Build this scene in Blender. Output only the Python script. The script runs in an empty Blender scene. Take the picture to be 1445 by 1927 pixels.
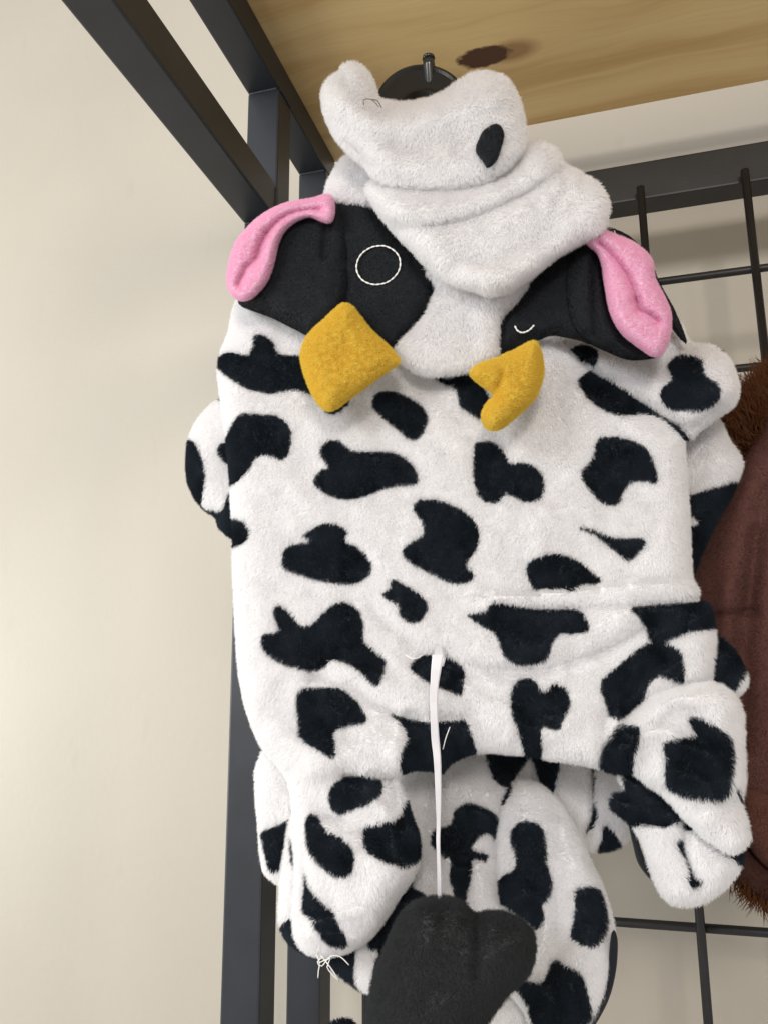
import bpy, bmesh, math, random
import numpy as np
from mathutils import Vector, Matrix
from mathutils.geometry import delaunay_2d_cdt

# ------------------------------------------------------------------ camera
S = bpy.context.scene
COL = S.collection
PW, PH, FPX = 1445.0, 1927.0, 1500.0          # photograph size and focal length in its pixels
YAW, PITCH, ROLL = math.radians(15.8), math.radians(11.7), math.radians(-0.45)
EYE = np.array([0.0, 0.0, 1.5])
cy_, sy_, cp_, sp_ = math.cos(YAW), math.sin(YAW), math.cos(PITCH), math.sin(PITCH)
FWD = np.array([-sy_ * cp_, cy_ * cp_, sp_])
RGT = np.array([cy_, sy_, 0.0])
UPV = np.cross(RGT, FWD)
c_, s_ = math.cos(ROLL), math.sin(ROLL)
RGT, UPV = RGT * c_ + UPV * s_, UPV * c_ - RGT * s_
cam = bpy.data.cameras.new('camera')
cam.sensor_fit = 'VERTICAL'
cam.sensor_height = 36.0
cam.lens = 36.0 * FPX / PH
cam.clip_start, cam.clip_end = 0.01, 50
camo = bpy.data.objects.new('camera', cam)
camo.matrix_world = Matrix(((RGT[0], UPV[0], -FWD[0], EYE[0]), (RGT[1], UPV[1], -FWD[1], EYE[1]),
                            (RGT[2], UPV[2], -FWD[2], EYE[2]), (0, 0, 0, 1)))
COL.objects.link(camo)
S.camera = camo

# ------------------------------------------------------------------ light
wd = bpy.data.worlds.new('World')
S.world = wd
wd.use_nodes = True
bg = wd.node_tree.nodes['Background']
bg.inputs['Color'].default_value = (1.0, 0.965, 0.93, 1)
bg.inputs['Strength'].default_value = 0.60


def area(name, loc, target, size, power, color, sy=None):
    l = bpy.data.lights.new(name, 'AREA')
    l.energy = power
    l.color = color
    l.shape = 'RECTANGLE'
    l.size = size
    l.size_y = sy or size
    o = bpy.data.objects.new(name, l)
    o.location = loc
    o.rotation_euler = (Vector(target) - Vector(loc)).to_track_quat('-Z', 'Y').to_euler()
    COL.objects.link(o)
    return o


area('shop_ceiling_lamp', (-0.95, -1.0, 2.05), (-0.1, 0.45, 1.45), 0.8, 14.5, (0.97, 0.98, 1.0), 0.5)
area('shop_side_lamp', (-1.45, 0.05, 1.42), (-0.4, 0.6, 1.45), 0.5, 8.5, (0.98, 1.0, 0.93), 0.5)
area('shop_ceiling_lamp', (0.3, -1.2, 2.02), (0.0, 0.45, 1.65), 0.3, 11, (1.0, 0.92, 0.84), 0.25)
S.view_settings.view_transform = 'Standard'
S.view_settings.look = 'None'
S.view_settings.exposure = 0.22
S.view_settings.gamma = 1.0
S.view_settings.use_curve_mapping = False
S.cycles.max_bounces = 14
S.cycles.diffuse_bounces = 10
S.cycles.use_denoising = True

rng = np.random.default_rng(7)


# ------------------------------------------------------------------ helpers
def ray(px, py):
    px = np.asarray(px, float)[..., None]
    py = np.asarray(py, float)[..., None]
    d = FWD + RGT * (px - PW / 2) / FPX - UPV * (py - PH / 2) / FPX
    return d / d[..., 1:2]                      # per metre of depth Y in front of the camera


def at(px, py, Y):
    return EYE + ray(px, py) * np.asarray(Y, float)[..., None]


def Z(x0, y0, s, pts):
    return [(x0 + x / s, y0 + y / s) for x, y in pts]


def tag(o, label=None, cat=None, group=None, kind=None):
    for k, v in (('label', label), ('category', cat), ('group', group), ('kind', kind)):
        if v:
            o[k] = v
    return o


def empty(name, loc):
    o = bpy.data.objects.new(name, None)
    o.location = loc
    o.empty_display_size = 0.05
    COL.objects.link(o)
    return o


def link(name, me, mat, parent=None):
    o = bpy.data.objects.new(name, me)
    if mat:
        me.materials.append(mat)
    COL.objects.link(o)
    if parent:
        o.parent = parent
        w = Vector((0, 0, 0))
        p = parent
        while p:
            w += p.location
            p = p.parent
        o.location = -w                         # geometry is written in world coordinates
    return o


def box_bm(bm, x0, x1, y0, y1, z0, z1, bev=0.0015):
    r = bmesh.ops.create_cube(bm, size=1.0)
    for v in r['verts']:
        v.co = Vector(((x0 + x1) / 2 + v.co.x * (x1 - x0), (y0 + y1) / 2 + v.co.y * (y1 - y0), (z0 + z1) / 2 + v.co.z * (z1 - z0)))
    if bev:
        es = list({e for v in r['verts'] for e in v.link_edges})
        bmesh.ops.bevel(bm, geom=es, offset=bev, segments=2, profile=0.6, affect='EDGES')


def box(name, b, mat, parent=None, bev=0.0015):
    bm = bmesh.new()
    box_bm(bm, *b, bev=bev)
    me = bpy.data.meshes.new(name)
    bm.to_mesh(me)
    bm.free()
    return link(name, me, mat, parent)


def tube_mesh(name, pts, rad, seg=10, flat=1.0, closed=False):
    pts = np.asarray(pts, float)
    n = len(pts)
    rad = np.broadcast_to(np.asarray(rad, float), (n,))
    t = np.gradient(pts, axis=0)
    if closed:
        t = np.roll(pts, -1, 0) - np.roll(pts, 1, 0)
    t /= np.linalg.norm(t, axis=1)[:, None] + 1e-12
    u = np.cross(t[0], [0.31, 0.22, 0.92])
    u /= np.linalg.norm(u)
    V, F = [], []
    for i in range(n):
        u = u - t[i] * (u @ t[i])
        u /= np.linalg.norm(u)
        w = np.cross(t[i], u)
        for k in range(seg):
            a = 2 * math.pi * k / seg
            V.append(pts[i] + rad[i] * (u * math.cos(a) + w * math.sin(a) * flat))
    for i in range(n if closed else n - 1):
        j = (i + 1) % n
        for k in range(seg):
            k2 = (k + 1) % seg
            F.append((i * seg + k, i * seg + k2, j * seg + k2, j * seg + k))
    if not closed:
        F.append(tuple(range(seg))[::-1])
        F.append(tuple((n - 1) * seg + k for k in range(seg)))
    me = bpy.data.meshes.new(name)
    me.from_pydata([tuple(v) for v in V], [], F)
    for p in me.polygons:
        p.use_smooth = len(p.vertices) == 4
    return me


def catmull(pts, step, closed=True):
    P = np.asarray(pts, float)
    n = len(P)
    out = []
    for i in range(n if closed else n - 1):
        if closed:
            p0, p1, p2, p3 = P[i - 1], P[i], P[(i + 1) % n], P[(i + 2) % n]
        else:
            p0, p1, p2, p3 = P[max(i - 1, 0)], P[i], P[i + 1], P[min(i + 2, n - 1)]
        m = max(2, int(np.linalg.norm(p2 - p1) / step))
        t = (np.arange(m) / m)[:, None]
        out.append(0.5 * ((2 * p1) + (p2 - p0) * t + (2 * p0 - 5 * p1 + 4 * p2 - p3) * t ** 2 + (3 * p1 - p0 - 3 * p2 + p3) * t ** 3))
    out = np.concatenate(out)
    if not closed:
        out = np.vstack([out, P[-1]])
    return out


def seg_dist(Q, poly, closed=True, side=False):
    """distance from points Q to a polyline; optionally the side of the nearest segment"""
    A = np.asarray(poly, float)
    B = np.roll(A, -1, 0)
    if not closed:
        A, B = A[:-1], B[:-1]
    best = np.full(len(Q), 1e18)
    sg = np.zeros(len(Q))
    for a, b in zip(A, B):
        ab = b - a
        t = np.clip(((Q - a) @ ab) / (ab @ ab + 1e-12), 0, 1)
        dv = Q - (a + t[:, None] * ab)
        d2 = (dv ** 2).sum(1)
        m = d2 < best
        best[m] = d2[m]
        if side:
            sg[m] = np.sign(ab[0] * dv[m, 1] - ab[1] * dv[m, 0])
    return (np.sqrt(best), sg) if side else np.sqrt(best)


def inside(Q, poly):
    A = np.asarray(poly, float)
    B = np.roll(A, -1, 0)
    r = np.zeros(len(Q), bool)
    x, y = Q[:, 0], Q[:, 1]
    for a, b in zip(A, B):
        if a[1] == b[1]:
            continue
        c = ((a[1] > y) != (b[1] > y)) & (x < (b[0] - a[0]) * (y - a[1]) / (b[1] - a[1]) + a[0])
        r ^= c
    return r


_lat = np.random.default_rng(3).random((256, 256))


def vnoise(x, y, seed=0):
    x = x + seed * 17.13
    y = y + seed * 31.7
    xi, yi = np.floor(x).astype(int), np.floor(y).astype(int)
    fx, fy = x - xi, y - yi
    fx, fy = fx * fx * (3 - 2 * fx), fy * fy * (3 - 2 * fy)
    g = lambda a, b: _lat[a & 255, b & 255]
    return (g(xi, yi) * (1 - fx) + g(xi + 1, yi) * fx) * (1 - fy) + (g(xi, yi + 1) * (1 - fx) + g(xi + 1, yi + 1) * fx) * fy - 0.5


# ------------------------------------------------------------------ materials
def new_mat(name):
    m = bpy.data.materials.new(name)
    m.use_nodes = True
    nt = m.node_tree
    return m, nt, nt.nodes['Principled BSDF']


def nd(nt, typ, **kw):
    n = nt.nodes.new(typ)
    for k, v in kw.items():
        setattr(n, k, v)
    return n


def ramp(nt, stops):
    r = nd(nt, 'ShaderNodeValToRGB')
    e = r.color_ramp.elements
    e[0].position, e[0].color = stops[0][0], (*stops[0][1], 1)
    e[1].position, e[1].color = stops[1][0], (*stops[1][1], 1)
    for p, c in stops[2:]:
        k = e.new(p)
        k.color = (*c, 1)
    return r


def fur_mat():
    m, nt, b = new_mat('plush_fabric')
    a = nd(nt, 'ShaderNodeAttribute', attribute_name='Col')
    nt.links.new(a.outputs['Color'], b.inputs['Base Color'])
    b.inputs['Roughness'].default_value = 0.75
    b.inputs['Specular IOR Level'].default_value = 0.15
    b.inputs['Sheen Weight'].default_value = 0.06
    b.inputs['Sheen Roughness'].default_value = 0.6
    return m


def fibre_mat():
    m, nt, b = new_mat('plush_fibre')
    a = nd(nt, 'ShaderNodeAttribute', attribute_name='Col')
    nt.links.new(a.outputs['Color'], b.inputs['Base Color'])
    b.inputs['Roughness'].default_value = 0.85
    b.inputs['Specular IOR Level'].default_value = 0.08
    tr = nd(nt, 'ShaderNodeBsdfTranslucent')
    nt.links.new(a.outputs['Color'], tr.inputs['Color'])
    mx = nd(nt, 'ShaderNodeMixShader')
    mx.inputs[0].default_value = 0.42
    out = nt.nodes['Material Output']
    nt.links.new(b.outputs[0], mx.inputs[1])
    nt.links.new(tr.outputs[0], mx.inputs[2])
    nt.links.new(mx.outputs[0], out.inputs['Surface'])
    return m


def wall_mat():
    m, nt, b = new_mat('painted_plaster')
    tc = nd(nt, 'ShaderNodeTexCoord')
    n1 = nd(nt, 'ShaderNodeTexNoise')
    n1.inputs['Scale'].default_value = 3.0
    n1.inputs['Detail'].default_value = 5
    n2 = nd(nt, 'ShaderNodeTexNoise')
    n2.inputs['Scale'].default_value = 140
    n2.inputs['Detail'].default_value = 4
    nt.links.new(tc.outputs['Object'], n1.inputs['Vector'])
    nt.links.new(tc.outputs['Object'], n2.inputs['Vector'])
    r = ramp(nt, [(0.3, (0.42, 0.385, 0.325)), (0.7, (0.465, 0.43, 0.365))])
    nt.links.new(n1.outputs['Fac'], r.inputs['Fac'])
    ms = nd(nt, 'ShaderNodeMapping')
    ms.inputs['Scale'].default_value = (26, 26, 7)
    ms.inputs['Rotation'].default_value = (0, 0.5, 0)
    nt.links.new(tc.outputs['Object'], ms.inputs[0])
    n3 = nd(nt, 'ShaderNodeTexNoise')
    n3.inputs['Scale'].default_value = 1.4
    n3.inputs['Detail'].default_value = 6
    nt.links.new(ms.outputs[0], n3.inputs['Vector'])
    r3 = ramp(nt, [(0.66, (0, 0, 0)), (0.74, (0.16, 0.16, 0.16))])
    nt.links.new(n3.outputs['Fac'], r3.inputs['Fac'])
    mxs = nd(nt, 'ShaderNodeMix', data_type='RGBA')
    nt.links.new(r3.outputs['Color'], mxs.inputs[0])
    nt.links.new(r.outputs['Color'], mxs.inputs[6])
    mxs.inputs[7].default_value = (0.33, 0.30, 0.255, 1)
    nt.links.new(mxs.outputs[2], b.inputs['Base Color'])
    bp = nd(nt, 'ShaderNodeBump')
    bp.inputs['Strength'].default_value = 0.12
    bp.inputs['Distance'].default_value = 0.002
    nt.links.new(n2.outputs['Fac'], bp.inputs['Height'])
    nt.links.new(bp.outputs['Normal'], b.inputs['Normal'])
    b.inputs['Roughness'].default_value = 0.55
    return m


def metal_mat(name, c, rough=0.42):
    m, nt, b = new_mat(name)
    tc = nd(nt, 'ShaderNodeTexCoord')
    n1 = nd(nt, 'ShaderNodeTexNoise')
    n1.inputs['Scale'].default_value = 30
    n1.inputs['Detail'].default_value = 6
    nt.links.new(tc.outputs['Object'], n1.inputs['Vector'])
    r = ramp(nt, [(0.3, tuple(x * 0.8 for x in c)), (0.72, tuple(x * 1.2 for x in c))])
    nt.links.new(n1.outputs['Fac'], r.inputs['Fac'])
    nt.links.new(r.outputs['Color'], b.inputs['Base Color'])
    n2 = nd(nt, 'ShaderNodeTexNoise')
    n2.inputs['Scale'].default_value = 900
    nt.links.new(tc.outputs['Object'], n2.inputs['Vector'])
    bp = nd(nt, 'ShaderNodeBump')
    bp.inputs['Strength'].default_value = 0.15
    bp.inputs['Distance'].default_value = 0.0005
    nt.links.new(n2.outputs['Fac'], bp.inputs['Height'])
    nt.links.new(bp.outputs['Normal'], b.inputs['Normal'])
    b.inputs['Roughness'].default_value = rough
    b.inputs['Specular IOR Level'].default_value = 0.5
    return m


def wood_mat(kx, ky):
    m, nt, b = new_mat('pine_board')
    tc = nd(nt, 'ShaderNodeTexCoord')
    sep = nd(nt, 'ShaderNodeSeparateXYZ')
    nt.links.new(tc.outputs['Object'], sep.inputs[0])

    def math_(op, a, bb=None, c=None):
        n = nd(nt, 'ShaderNodeMath', operation=op)
        for i, v in enumerate((a, bb, c)):
            if v is None:
                continue
            if isinstance(v, (int, float)):
                n.inputs[i].default_value = v
            else:
                nt.links.new(v, n.inputs[i])
        return n.outputs[0]
    dx = math_('MULTIPLY', math_('SUBTRACT', sep.outputs[0], kx), 1 / 0.0165)
    dy = math_('MULTIPLY', math_('SUBTRACT', sep.outputs[1], ky), 1 / 0.0120)
    # grain bends round the knot
    r2 = math_('ADD', math_('MULTIPLY', math_('MULTIPLY', dx, dx), 0.10), math_('MULTIPLY', dy, dy))
    bend = math_('DIVIDE', dy, math_('ADD', math_('MULTIPLY', r2, 0.55), 1.0))
    n0 = nd(nt, 'ShaderNodeTexNoise')
    mp = nd(nt, 'ShaderNodeMapping')
    mp.inputs['Scale'].default_value = (1.6, 7, 7)
    nt.links.new(tc.outputs['Object'], mp.inputs[0])
    nt.links.new(mp.outputs[0], n0.inputs['Vector'])
    n0.inputs['Scale'].default_value = 2.2
    n0.inputs['Detail'].default_value = 3
    ycoord = math_('ADD', math_('SUBTRACT', math_('MULTIPLY', sep.outputs[1], 30.0), math_('MULTIPLY', bend, 0.35)),
                   math_('MULTIPLY', n0.outputs['Fac'], 2.0))
    comb = nd(nt, 'ShaderNodeCombineXYZ')
    nt.links.new(math_('MULTIPLY', sep.outputs[0], 2.2), comb.inputs[0])
    nt.links.new(ycoord, comb.inputs[1])
    n1 = nd(nt, 'ShaderNodeTexNoise')
    n1.inputs['Scale'].default_value = 0.8
    n1.inputs['Detail'].default_value = 4
    n1.inputs['Roughness'].default_value = 0.55
    nt.links.new(comb.outputs[0], n1.inputs['Vector'])
    r1 = ramp(nt, [(0.30, (0.55, 0.345, 0.135)), (0.72, (0.78, 0.585, 0.29)), (0.5, (0.71, 0.505, 0.235)), (0.43, (0.63, 0.42, 0.18))])
    nt.links.new(n1.outputs['Fac'], r1.inputs['Fac'])
    comb2 = nd(nt, 'ShaderNodeCombineXYZ')
    nt.links.new(math_('MULTIPLY', sep.outputs[0], 6.0), comb2.inputs[0])
    nt.links.new(math_('MULTIPLY', ycoord, 26.0), comb2.inputs[1])
    n2 = nd(nt, 'ShaderNodeTexNoise')
    n2.inputs['Scale'].default_value = 1.0
    n2.inputs['Detail'].default_value = 3
    nt.links.new(comb2.outputs[0], n2.inputs['Vector'])
    mixf = nd(nt, 'ShaderNodeMix', data_type='RGBA', blend_type='MULTIPLY')
    mixf.inputs[0].default_value = 0.22
    nt.links.new(r1.outputs['Color'], mixf.inputs[6])
    rf = ramp(nt, [(0.3, (0.75, 0.7, 0.62)), (0.65, (1.08, 1.06, 1.03))])
    nt.links.new(n2.outputs['Fac'], rf.inputs['Fac'])
    nt.links.new(rf.outputs['Color'], mixf.inputs[7])
    # the knot: dark core with a tapering halo along the grain
    core = math_('SQRT', math_('ADD', math_('MULTIPLY', math_('MULTIPLY', dx, dx), 0.55), math_('MULTIPLY', math_('MULTIPLY', dy, dy), 1.0)))
    nk = nd(nt, 'ShaderNodeTexNoise')
    nk.inputs['Scale'].default_value = 160
    nt.links.new(tc.outputs['Object'], nk.inputs['Vector'])
    core = math_('ADD', core, math_('MULTIPLY', math_('SUBTRACT', nk.outputs['Fac'], 0.5), 0.5))
    rk = ramp(nt, [(0.80, (1, 1, 1)), (1.05, (0, 0, 0))])
    nt.links.new(core, rk.inputs['Fac'])
    hx = math_('MULTIPLY', math_('SUBTRACT', dx, 1.35), 0.62)
    halo = math_('SQRT', math_('ADD', math_('MULTIPLY', hx, hx), math_('MULTIPLY', math_('MULTIPLY', dy, dy), 0.75)))
    rh = ramp(nt, [(0.45, (1, 1, 1)), (1.25, (0, 0, 0))])
    nt.links.new(halo, rh.inputs['Fac'])
    m1 = nd(nt, 'ShaderNodeMix', data_type='RGBA')
    nt.links.new(math_('MULTIPLY', rh.outputs['Color'], 0.75), m1.inputs[0])
    nt.links.new(mixf.outputs[2], m1.inputs[6])
    m1.inputs[7].default_value = (0.26, 0.12, 0.045, 1)
    m2 = nd(nt, 'ShaderNodeMix', data_type='RGBA')
    nt.links.new(rk.outputs['Color'], m2.inputs[0])
    nt.links.new(m1.outputs[2], m2.inputs[6])
    m2.inputs[7].default_value = (0.085, 0.035, 0.018, 1)
    nt.links.new(m2.outputs[2], b.inputs['Base Color'])
    b.inputs['Roughness'].default_value = 0.5
    return m


def plain(name, c, rough=0.5, spec=0.4):
    m, nt, b = new_mat(name)
    tc = nd(nt, 'ShaderNodeTexCoord')
    n1 = nd(nt, 'ShaderNodeTexNoise')
    n1.inputs['Scale'].default_value = 60
    n1.inputs['Detail'].default_value = 3
    nt.links.new(tc.outputs['Object'], n1.inputs['Vector'])
    r = ramp(nt, [(0.3, tuple(x * 0.9 for x in c)), (0.7, tuple(min(1, x * 1.08) for x in c))])
    nt.links.new(n1.outputs['Fac'], r.inputs['Fac'])
    nt.links.new(r.outputs['Color'], b.inputs['Base Color'])
    b.inputs['Roughness'].default_value = rough
    b.inputs['Specular IOR Level'].default_value = spec
    return m


M_FUR, M_FIB = fur_mat(), fibre_mat()
M_WALL = wall_mat()
M_METAL = metal_mat('black_powder_coat', (0.015, 0.018, 0.024))
M_METALD = metal_mat('dark_rail_coat', (0.014, 0.0145, 0.016), 0.5)
M_WIRE = metal_mat('black_wire_coat', (0.009, 0.009, 0.010), 0.42)
M_PLASTIC = plain('black_plastic', (0.006, 0.0065, 0.007), 0.3, 0.4)
M_CHROME = plain('dark_hook_coat', (0.018, 0.02, 0.018), 0.22, 0.6)
M_ELASTIC = plain('white_elastic', (0.66, 0.65, 0.68), 0.4, 0.4)
M_THREAD = plain('white_thread', (0.75, 0.74, 0.72), 0.5, 0.3)
M_THREADG = plain('grey_thread', (0.10, 0.085, 0.09), 0.5, 0.3)

# ------------------------------------------------------------------ the setting
GY = 0.605                                     # plane of the wire grid
wall = box('wall', (-4.0, 4.0, 0.72, 0.80, 0.0, 4.0), M_WALL, bev=0)
tag(wall, kind='structure')

PX0, PX1 = -0.2520, -0.2255                    # side frame of the rack
rack = empty('display_rack', (PX0, 0.6, 0.0))
tag(rack, 'black square tube display rack frame carrying the pine shelf board', 'rack')
Z0 = 1.5
for (x0, x1) in ((PX0, PX1), (0.62, 0.6465)):
    box('post', (x0, x1, 0.504, 0.529, 0.0, Z0 + 0.4549), M_METAL, rack)
    box('post', (x0, x1, 0.612, 0.637, 0.0, Z0 + 0.4549), M_METAL, rack)
    box('post', (x0, x1, -0.06, -0.035, 0.0, Z0 + 0.4549), M_METAL, rack)
    box('upper_rail', (x0, x1, -0.06, 0.637, Z0 + 0.455, Z0 + 0.481), M_METAL, rack)
    box('lower_rail', (x0 + 0.0002, x1 - 0.0002, -0.034, 0.5038, Z0 + 0.341, Z0 + 0.369), M_METAL, rack)
box('cross_rail', (PX1 + 0.0003, 0.6197, 0.612, 0.636, Z0 + 0.375, Z0 + 0.408), M_METALD, rack)

def weld(p0, p1, seed):
    p0, p1 = np.array(p0), np.array(p1)
    t = np.linspace(0, 1, 26)
    r = 0.0011 * (1 + 0.35 * np.abs(np.sin(t * 28 + seed))) * np.where((t < 0.02) | (t > 0.98), 0.4, 1)
    link('weld_bead', tube_mesh('weld_bead', p0 + (p1 - p0) * t[:, None], r, 7), M_METAL, rack)


zb = Z0 + 0.455
weld((PX0 + 0.001, 0.5042, zb - 0.0002), (PX1 - 0.001, 0.5042, zb - 0.0002), 1)
weld((PX1 + 0.0002, 0.505, zb - 0.0002), (PX1 + 0.0002, 0.528, zb - 0.0002), 2)
weld((PX0 + 0.001, 0.6122, zb - 0.0002), (PX1 - 0.001, 0.6122, zb - 0.0002), 3)
weld((PX0 + 0.001, 0.5039, Z0 + 0.341), (PX1 - 0.001, 0.5039, Z0 + 0.341), 4)
weld((PX1 - 0.0001, 0.5038, Z0 + 0.343), (PX1 - 0.0001, 0.5038, Z0 + 0.367), 5)

grid = empty('wire_grid_panel', (0.2, GY, Z0 - 0.6))
tag(grid, 'black welded wire grid panel hung on the rack in front of the wall', 'grid panel')
wx = [0.0431 + 0.0768 * k for k in range(-3, 8)]
wz = [0.3002 - 0.0775 * k for k in range(0, 7)] + [-0.2590 - 0.0775 * k for k in range(4)]
wbase = None
for x in wx:
    me = tube_mesh('vertical_wire', [(x, GY, Z0 + 0.381), (x, GY, Z0 - 0.62)], 0.0031, 10)
    link('vertical_wire', me, M_WIRE, grid)
for z in wz:
    me = tube_mesh('horizontal_wire', [(PX1 + 0.0005, GY + 0.0048, Z0 + z), (0.6195, GY + 0.0048, Z0 + z)], 0.0031, 10)
    link('horizontal_wire', me, M_WIRE, grid)

kp = at(908.0, 108.0, 1.0) - EYE
kp = EYE + kp * (0.4815 / kp[2])
board = box('shelf_board', (PX0 + 0.003, 0.645, -0.07, 0.640, Z0 + 0.4815, Z0 + 0.4995), wood_mat(kp[0], kp[1]), bev=0.001)
tag(board, 'pine shelf board with a dark knot resting on the black rack rails', 'shelf')

hk = tag(empty('display_hook', (-0.08, 0.6, Z0 + 0.37)), 'black metal display hook with upturned tip under the pine shelf', 'hook')
tipp = at(806, 110, 0.402)
base = np.array([tipp[0] + 0.002, 0.603, Z0 + 0.384])
low = at(812, 186, 0.412)
path = catmull([base + [0, 0, 0.012], base + [0, -0.012, 0.010], base + [0, -0.03, 0.0], low * 0.5 + base * 0.5 + [0, 0, -0.004], low + [0, 0.02, -0.001], low, low * 0.45 + tipp * 0.55 + [0, -0.001, 0], tipp], 0.004, False)
link('rod', tube_mesh('rod', path, 0.0035, 14), M_CHROME, hk)
capm = tube_mesh('tip_cap', [tipp + [0, 0.0002, -0.0004], tipp + [0, 0, 0.0012], tipp + [0, 0, 0.0020]], [0.0038, 0.0036, 0.0018], 14)
link('tip_cap', capm, M_CHROME, hk)

# ------------------------------------------------------------------ plush pieces
WHITE = (0.905, 0.900, 0.905)
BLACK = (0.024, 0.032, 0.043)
FELT = (0.008, 0.010, 0.0135)
PINK = (0.92, 0.59, 0.75)
YELLOW = (0.83, 0.63, 0.105)
DARKT = (0.058, 0.061, 0.064)


class Piece:
    pass


def colour_fn(base, spots, spot_col=BLACK):
    polys = [catmull(p, 5) for p in spots]
    boxes = [(p.min(0) - 2, p.max(0) + 2) for p in polys]

    def f(Q):
        c = np.tile(np.array(base, float), (len(Q), 1))
        for p, (lo, hi) in zip(polys, boxes):
            m = ((Q >= lo) & (Q <= hi)).all(1)
            if not m.any():
                continue
            idx = np.nonzero(m)[0]
            c[idx[inside(Q[idx], p)]] = spot_col
        return c
    return f


def add_fur(o, name, P, tris_mask_density, length, dens, rad, lean, lean_dir, jitter, curl, colf, seed, clump, swirl):
    """hair strands as one curves object on the surface of a piece"""
    V, UVp, N, T = P.V, P.Q, P.N, P.T
    a, b, c = V[T[:, 0]], V[T[:, 1]], V[T[:, 2]]
    ar = 0.5 * np.linalg.norm(np.cross(b - a, c - a), axis=1) * tris_mask_density
    n = int(ar.sum() * 1e6 * dens)
    r = np.random.default_rng(seed)
    ti = r.choice(len(T), n, p=ar / ar.sum())
    u, v = r.random(n), r.random(n)
    fl = u + v > 1
    u[fl], v[fl] = 1 - u[fl], 1 - v[fl]
    w = 1 - u - v
    bl = lambda A: A[T[ti, 0]] * w[:, None] + A[T[ti, 1]] * u[:, None] + A[T[ti, 2]] * v[:, None]
    pos, q, nm = bl(V), bl(UVp), bl(N)
    nm /= np.linalg.norm(nm, axis=1)[:, None] + 1e-9
    # combing direction: mostly down the picture plane of the cloth, swirling slowly
    ang = lean_dir + 1.1 * vnoise(q[:, 0] / 110, q[:, 1] / 110, seed) + swirl * vnoise(q[:, 0] / 30, q[:, 1] / 30, seed + 5)
    tdir = np.cos(ang)[:, None] * RGT - np.sin(ang)[:, None] * UPV
    tdir = tdir - nm * (tdir * nm).sum(1)[:, None]
    cl = np.stack([vnoise(q[:, 0] / clump, q[:, 1] / clump, seed + k) for k in (11, 23)], 1) * 2
    jit = r.normal(size=(n, 3)) * jitter
    d0 = nm * 1.0 + tdir * lean * 0.5 + jit * 0.6
    d1 = nm * (1 - 0.45 * min(lean, 1.2)) + tdir * lean * 1.25 + jit + (cl[:, :1] * RGT + cl[:, 1:] * UPV) * curl
    d0 /= np.linalg.norm(d0, axis=1)[:, None]
    d1 /= np.linalg.norm(d1, axis=1)[:, None]
    L = length * (0.65 + 0.5 * r.random(n)) * (1 + 0.22 * vnoise(q[:, 0] / 20, q[:, 1] / 20, seed + 9))
    p0 = pos - nm * 0.0003
    p1 = pos + d0 * (L * 0.45)[:, None]
    p2 = p1 + d1 * (L * 0.6)[:, None]
    pts = np.stack([p0, p1, p2], 1).reshape(-1, 3)
    cv = bpy.data.hair_curves.new(name)
    cv.add_curves([3] * n)
    cv.attributes['position'].data.foreach_set('vector', pts.astype(np.float32).ravel())
    ra = cv.attributes.get('radius') or cv.attributes.new('radius', 'FLOAT', 'POINT')
    ra.data.foreach_set('value', np.tile(np.array([rad, rad * 0.85, rad * 0.25], np.float32), n))
    col = colf(q)
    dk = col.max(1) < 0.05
    col[dk] *= (1 + 0.9 * vnoise(q[dk, 0] / 40, q[dk, 1] / 40, seed + 3) + 0.5 * vnoise(q[dk, 0] / 14, q[dk, 1] / 22, seed + 4))[:, None]  # uneven sheen of the brushed dark pile, put into the strand colour
    col = col * (1 + 0.06 * (r.random(n) - 0.5))[:, None]
    col = np.concatenate([np.clip(col, 0, 1), np.ones((n, 1))], 1)
    ca = cv.attributes.new('Col', 'FLOAT_COLOR', 'CURVE')
    ca.data.foreach_set('color', col.astype(np.float32).ravel())
    ho = link(name, cv, M_FIB, o)
    ho['kind'] = 'stuff'
    return n


NH = 0
_seed = [100]


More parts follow.
